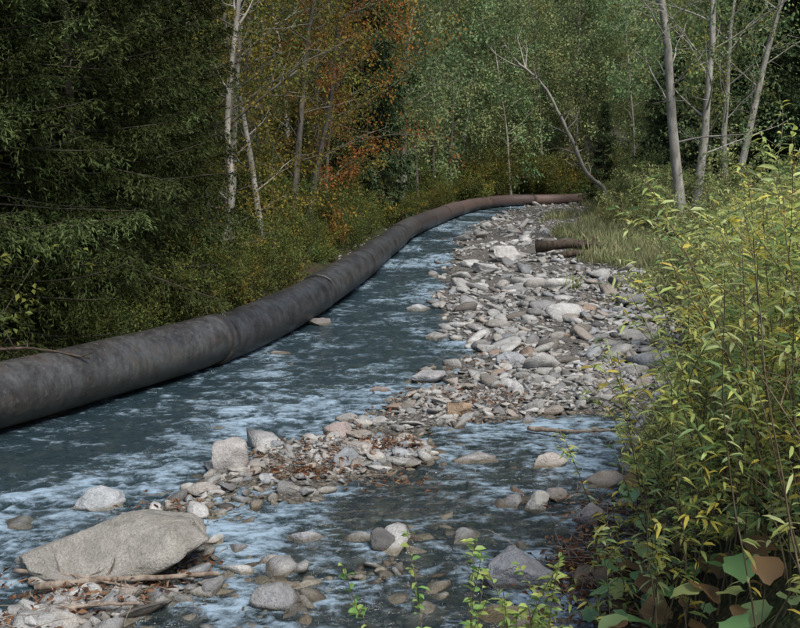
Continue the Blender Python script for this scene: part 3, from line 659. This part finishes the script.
for q in range(n):
    s_ = r.uniform(.04, .10); az = r.uniform(0, 6.28); hh_ = r.uniform(.05, .35)
    base = np.array([x[q], y[q], z[q]]); cen = base + np.array([math.cos(az) * .05, math.sin(az) * .05, hh_]); tube(mb, np.array([base, (base + cen) / 2 + [0, 0, .02], cen]), [.003, .003, .002], 3, 0)
    k_ = 14; th = np.linspace(0, 2 * np.pi, k_, endpoint=False); e1 = np.array([math.cos(az), math.sin(az), -r.uniform(.1, .5)]); e2 = np.array([-math.sin(az), math.cos(az), r.normal(0, .25)])
    rr = s_ * (1 - .25 * np.cos(th)) * (1 + .10 * r.normal(size=k_)) * (1 - .12 * (np.arange(k_) % 2)); ring = cen + rr[:, None] * (np.cos(th)[:, None] * e1 + np.sin(th)[:, None] * e2) + np.stack([0 * th, 0 * th, -.2 * s_ * np.cos(2 * th) + r.normal(0, .08, k_) * s_], -1)
    V = np.vstack([cen[None], ring]); F = np.array([[0, 1 + a_, 1 + (a_ + 1) % k_] for a_ in range(k_)])
    cc = np.array([(.34, .52, .24), (.42, .55, .24), (.24, .42, .16), (.52, .55, .2), (.34, .2, .1), (.26, .15, .08)])[r.integers(6)] * r.uniform(.7, 1.1)
    mb.add(V, [F], 1, cc)
obj('broadleaf_plants', mb.mesh('broadleaf_plants', [M_stem, M_will]))

# ------------------------------------------------------------------ debris and driftwood
mb = MB(); r = np.random.default_rng(21); C = []
for (s, d, sx_, sy_, n) in [(-.015, 10.2, .24, .14, 320), (-.1, 9.4, .25, .16, 160), (-.31, 6.75, .3, .16, 240), (.215, 7.0, .22, .3, 900), (-.24, 8.4, .3, .2, 90), (.0, 9.1, .3, .15, 60), (-.38, 6.9, .3, .2, 60), (.22, 8.0, .2, .4, 400), (.08, 12.4, .5, .3, 140), (.23, 6.2, .25, .4, 500)]:
    x = s * d + r.normal(0, sx_, n); y = d + r.normal(0, sy_, n); z = np.maximum(height(x, y), 0) + .015 + r.random(n) ** 2 * .09; C.append(np.stack([x, y, z], -1))
n = 2600; y = 5.5 * (24 / 5.5) ** r.random(n); x = XL(y) + (np.minimum(XR(y), XB(y)) - XL(y)) * r.random(n); kf = fbm(x * .9 + 8, y * .9, 3) > .1; x, y = x[kf], y[kf]; C.append(np.stack([x, y, height(x, y) + .02 + r.random(len(x)) * .04], -1))
C = np.concatenate(C); n = len(C)
cc = np.array([(.24, .12, .06), (.18, .09, .05), (.30, .18, .10), (.11, .06, .035)])[r.integers(4, size=n)] * r.uniform(.7, 1.2, (n, 1))
leaves(mb, C, r.normal(size=(n, 3)) * [1, 1, .25], r.uniform(.03, .09, n), r.uniform(.012, .04, n), 0, cc, r, .2)
for q in range(320):
    c_ = C[r.integers(n)]; L = r.uniform(.1, .35); p = path(c_ + [0, 0, .01], (r.normal(), r.normal(), r.normal(0, .1)), L, 4, .14, 0, r); tube(mb, p, np.linspace(.005, .002, 5), 4, 1)
obj('leaf_litter', mb.mesh('leaf_litter', [M_leaf, M_wood]))
def log(name, pts, r0, r1, seed, nb=3, bl=.25, mat=None): return bare(name, pts, r0, r1, seed, nb, bl, mat or M_wood)
log('driftwood_log', [(-2.55, 6.62, .08), (-2.15, 6.68, .11), (-1.75, 6.75, .10), (-1.3, 6.85, .09)], .03, .015, 1, 4)
log('driftwood_log', [(-2.4, 6.2, .08), (-2.05, 6.3, .10), (-1.75, 6.35, .09)], .020, .010, 2, 2)
log('driftwood_log', [(-2.8, 6.9, .09), (-2.35, 6.75, .12), (-1.85, 6.6, .09)], .018, .007, 3, 3)
log('driftwood_log', [(1.45, 11.0, .05), (1.9, 10.7, .10), (2.4, 10.4, .2)], .028, .013, 4, 2)
log('fallen_log', [(4.5, 33, .30), (5.6, 32.6, .45), (6.9, 32, .38)], .2, .1, 5, 4, .8, M_woodd)
log('fallen_log', [(4.9, 31, .22), (5.9, 31.2, .28), (7.1, 30.8, .25)], .12, .07, 6, 3, .7, M_woodd)
log('fallen_branch', [(-6.2, 11.4, .92), (-4.9, 11.4, .88), (-4.35, 11.7, .84), (-3.75, 11.9, .68)], .028, .012, 7, 6, .45, M_woodd)

# ------------------------------------------------------------------ light, sky, camera
el, az = math.radians(54), math.radians(150)
sdir = Vector((math.cos(el) * math.sin(az), math.cos(el) * math.cos(az), math.sin(el)))
sl = bpy.data.lights.new('sun', 'SUN'); sl.energy = 4.6; sl.angle = math.radians(26); sl.color = (1, .96, .9)
so = bpy.data.objects.new('sun', sl); so.rotation_euler = (-sdir).to_track_quat('-Z', 'Y').to_euler(); so.location = sdir * 60; scene.collection.objects.link(so)
w = bpy.data.worlds.new('World'); scene.world = w; w.use_nodes = True; nt = w.node_tree
bg = nt.nodes['Background']; sk = nt.nodes.new('ShaderNodeTexSky'); sk.sky_type = 'NISHITA'; sk.sun_disc = False; sk.sun_elevation = el; sk.sun_rotation = az
nt.links.new(sk.outputs[0], bg.inputs[0]); bg.inputs[1].default_value = .15
cam = bpy.data.cameras.new('camera'); cam.lens = 45; cam.sensor_width = 36; cam.clip_end = 2000; cam.clip_start = .1
co = bpy.data.objects.new('camera', cam); co.location = (0, 0, 3.0); co.rotation_euler = (math.radians(90 - 8.48), 0, 0); scene.collection.objects.link(co); scene.camera = co
scene.view_settings.view_transform = 'Standard'; scene.view_settings.look = 'None'; scene.view_settings.exposure = 0
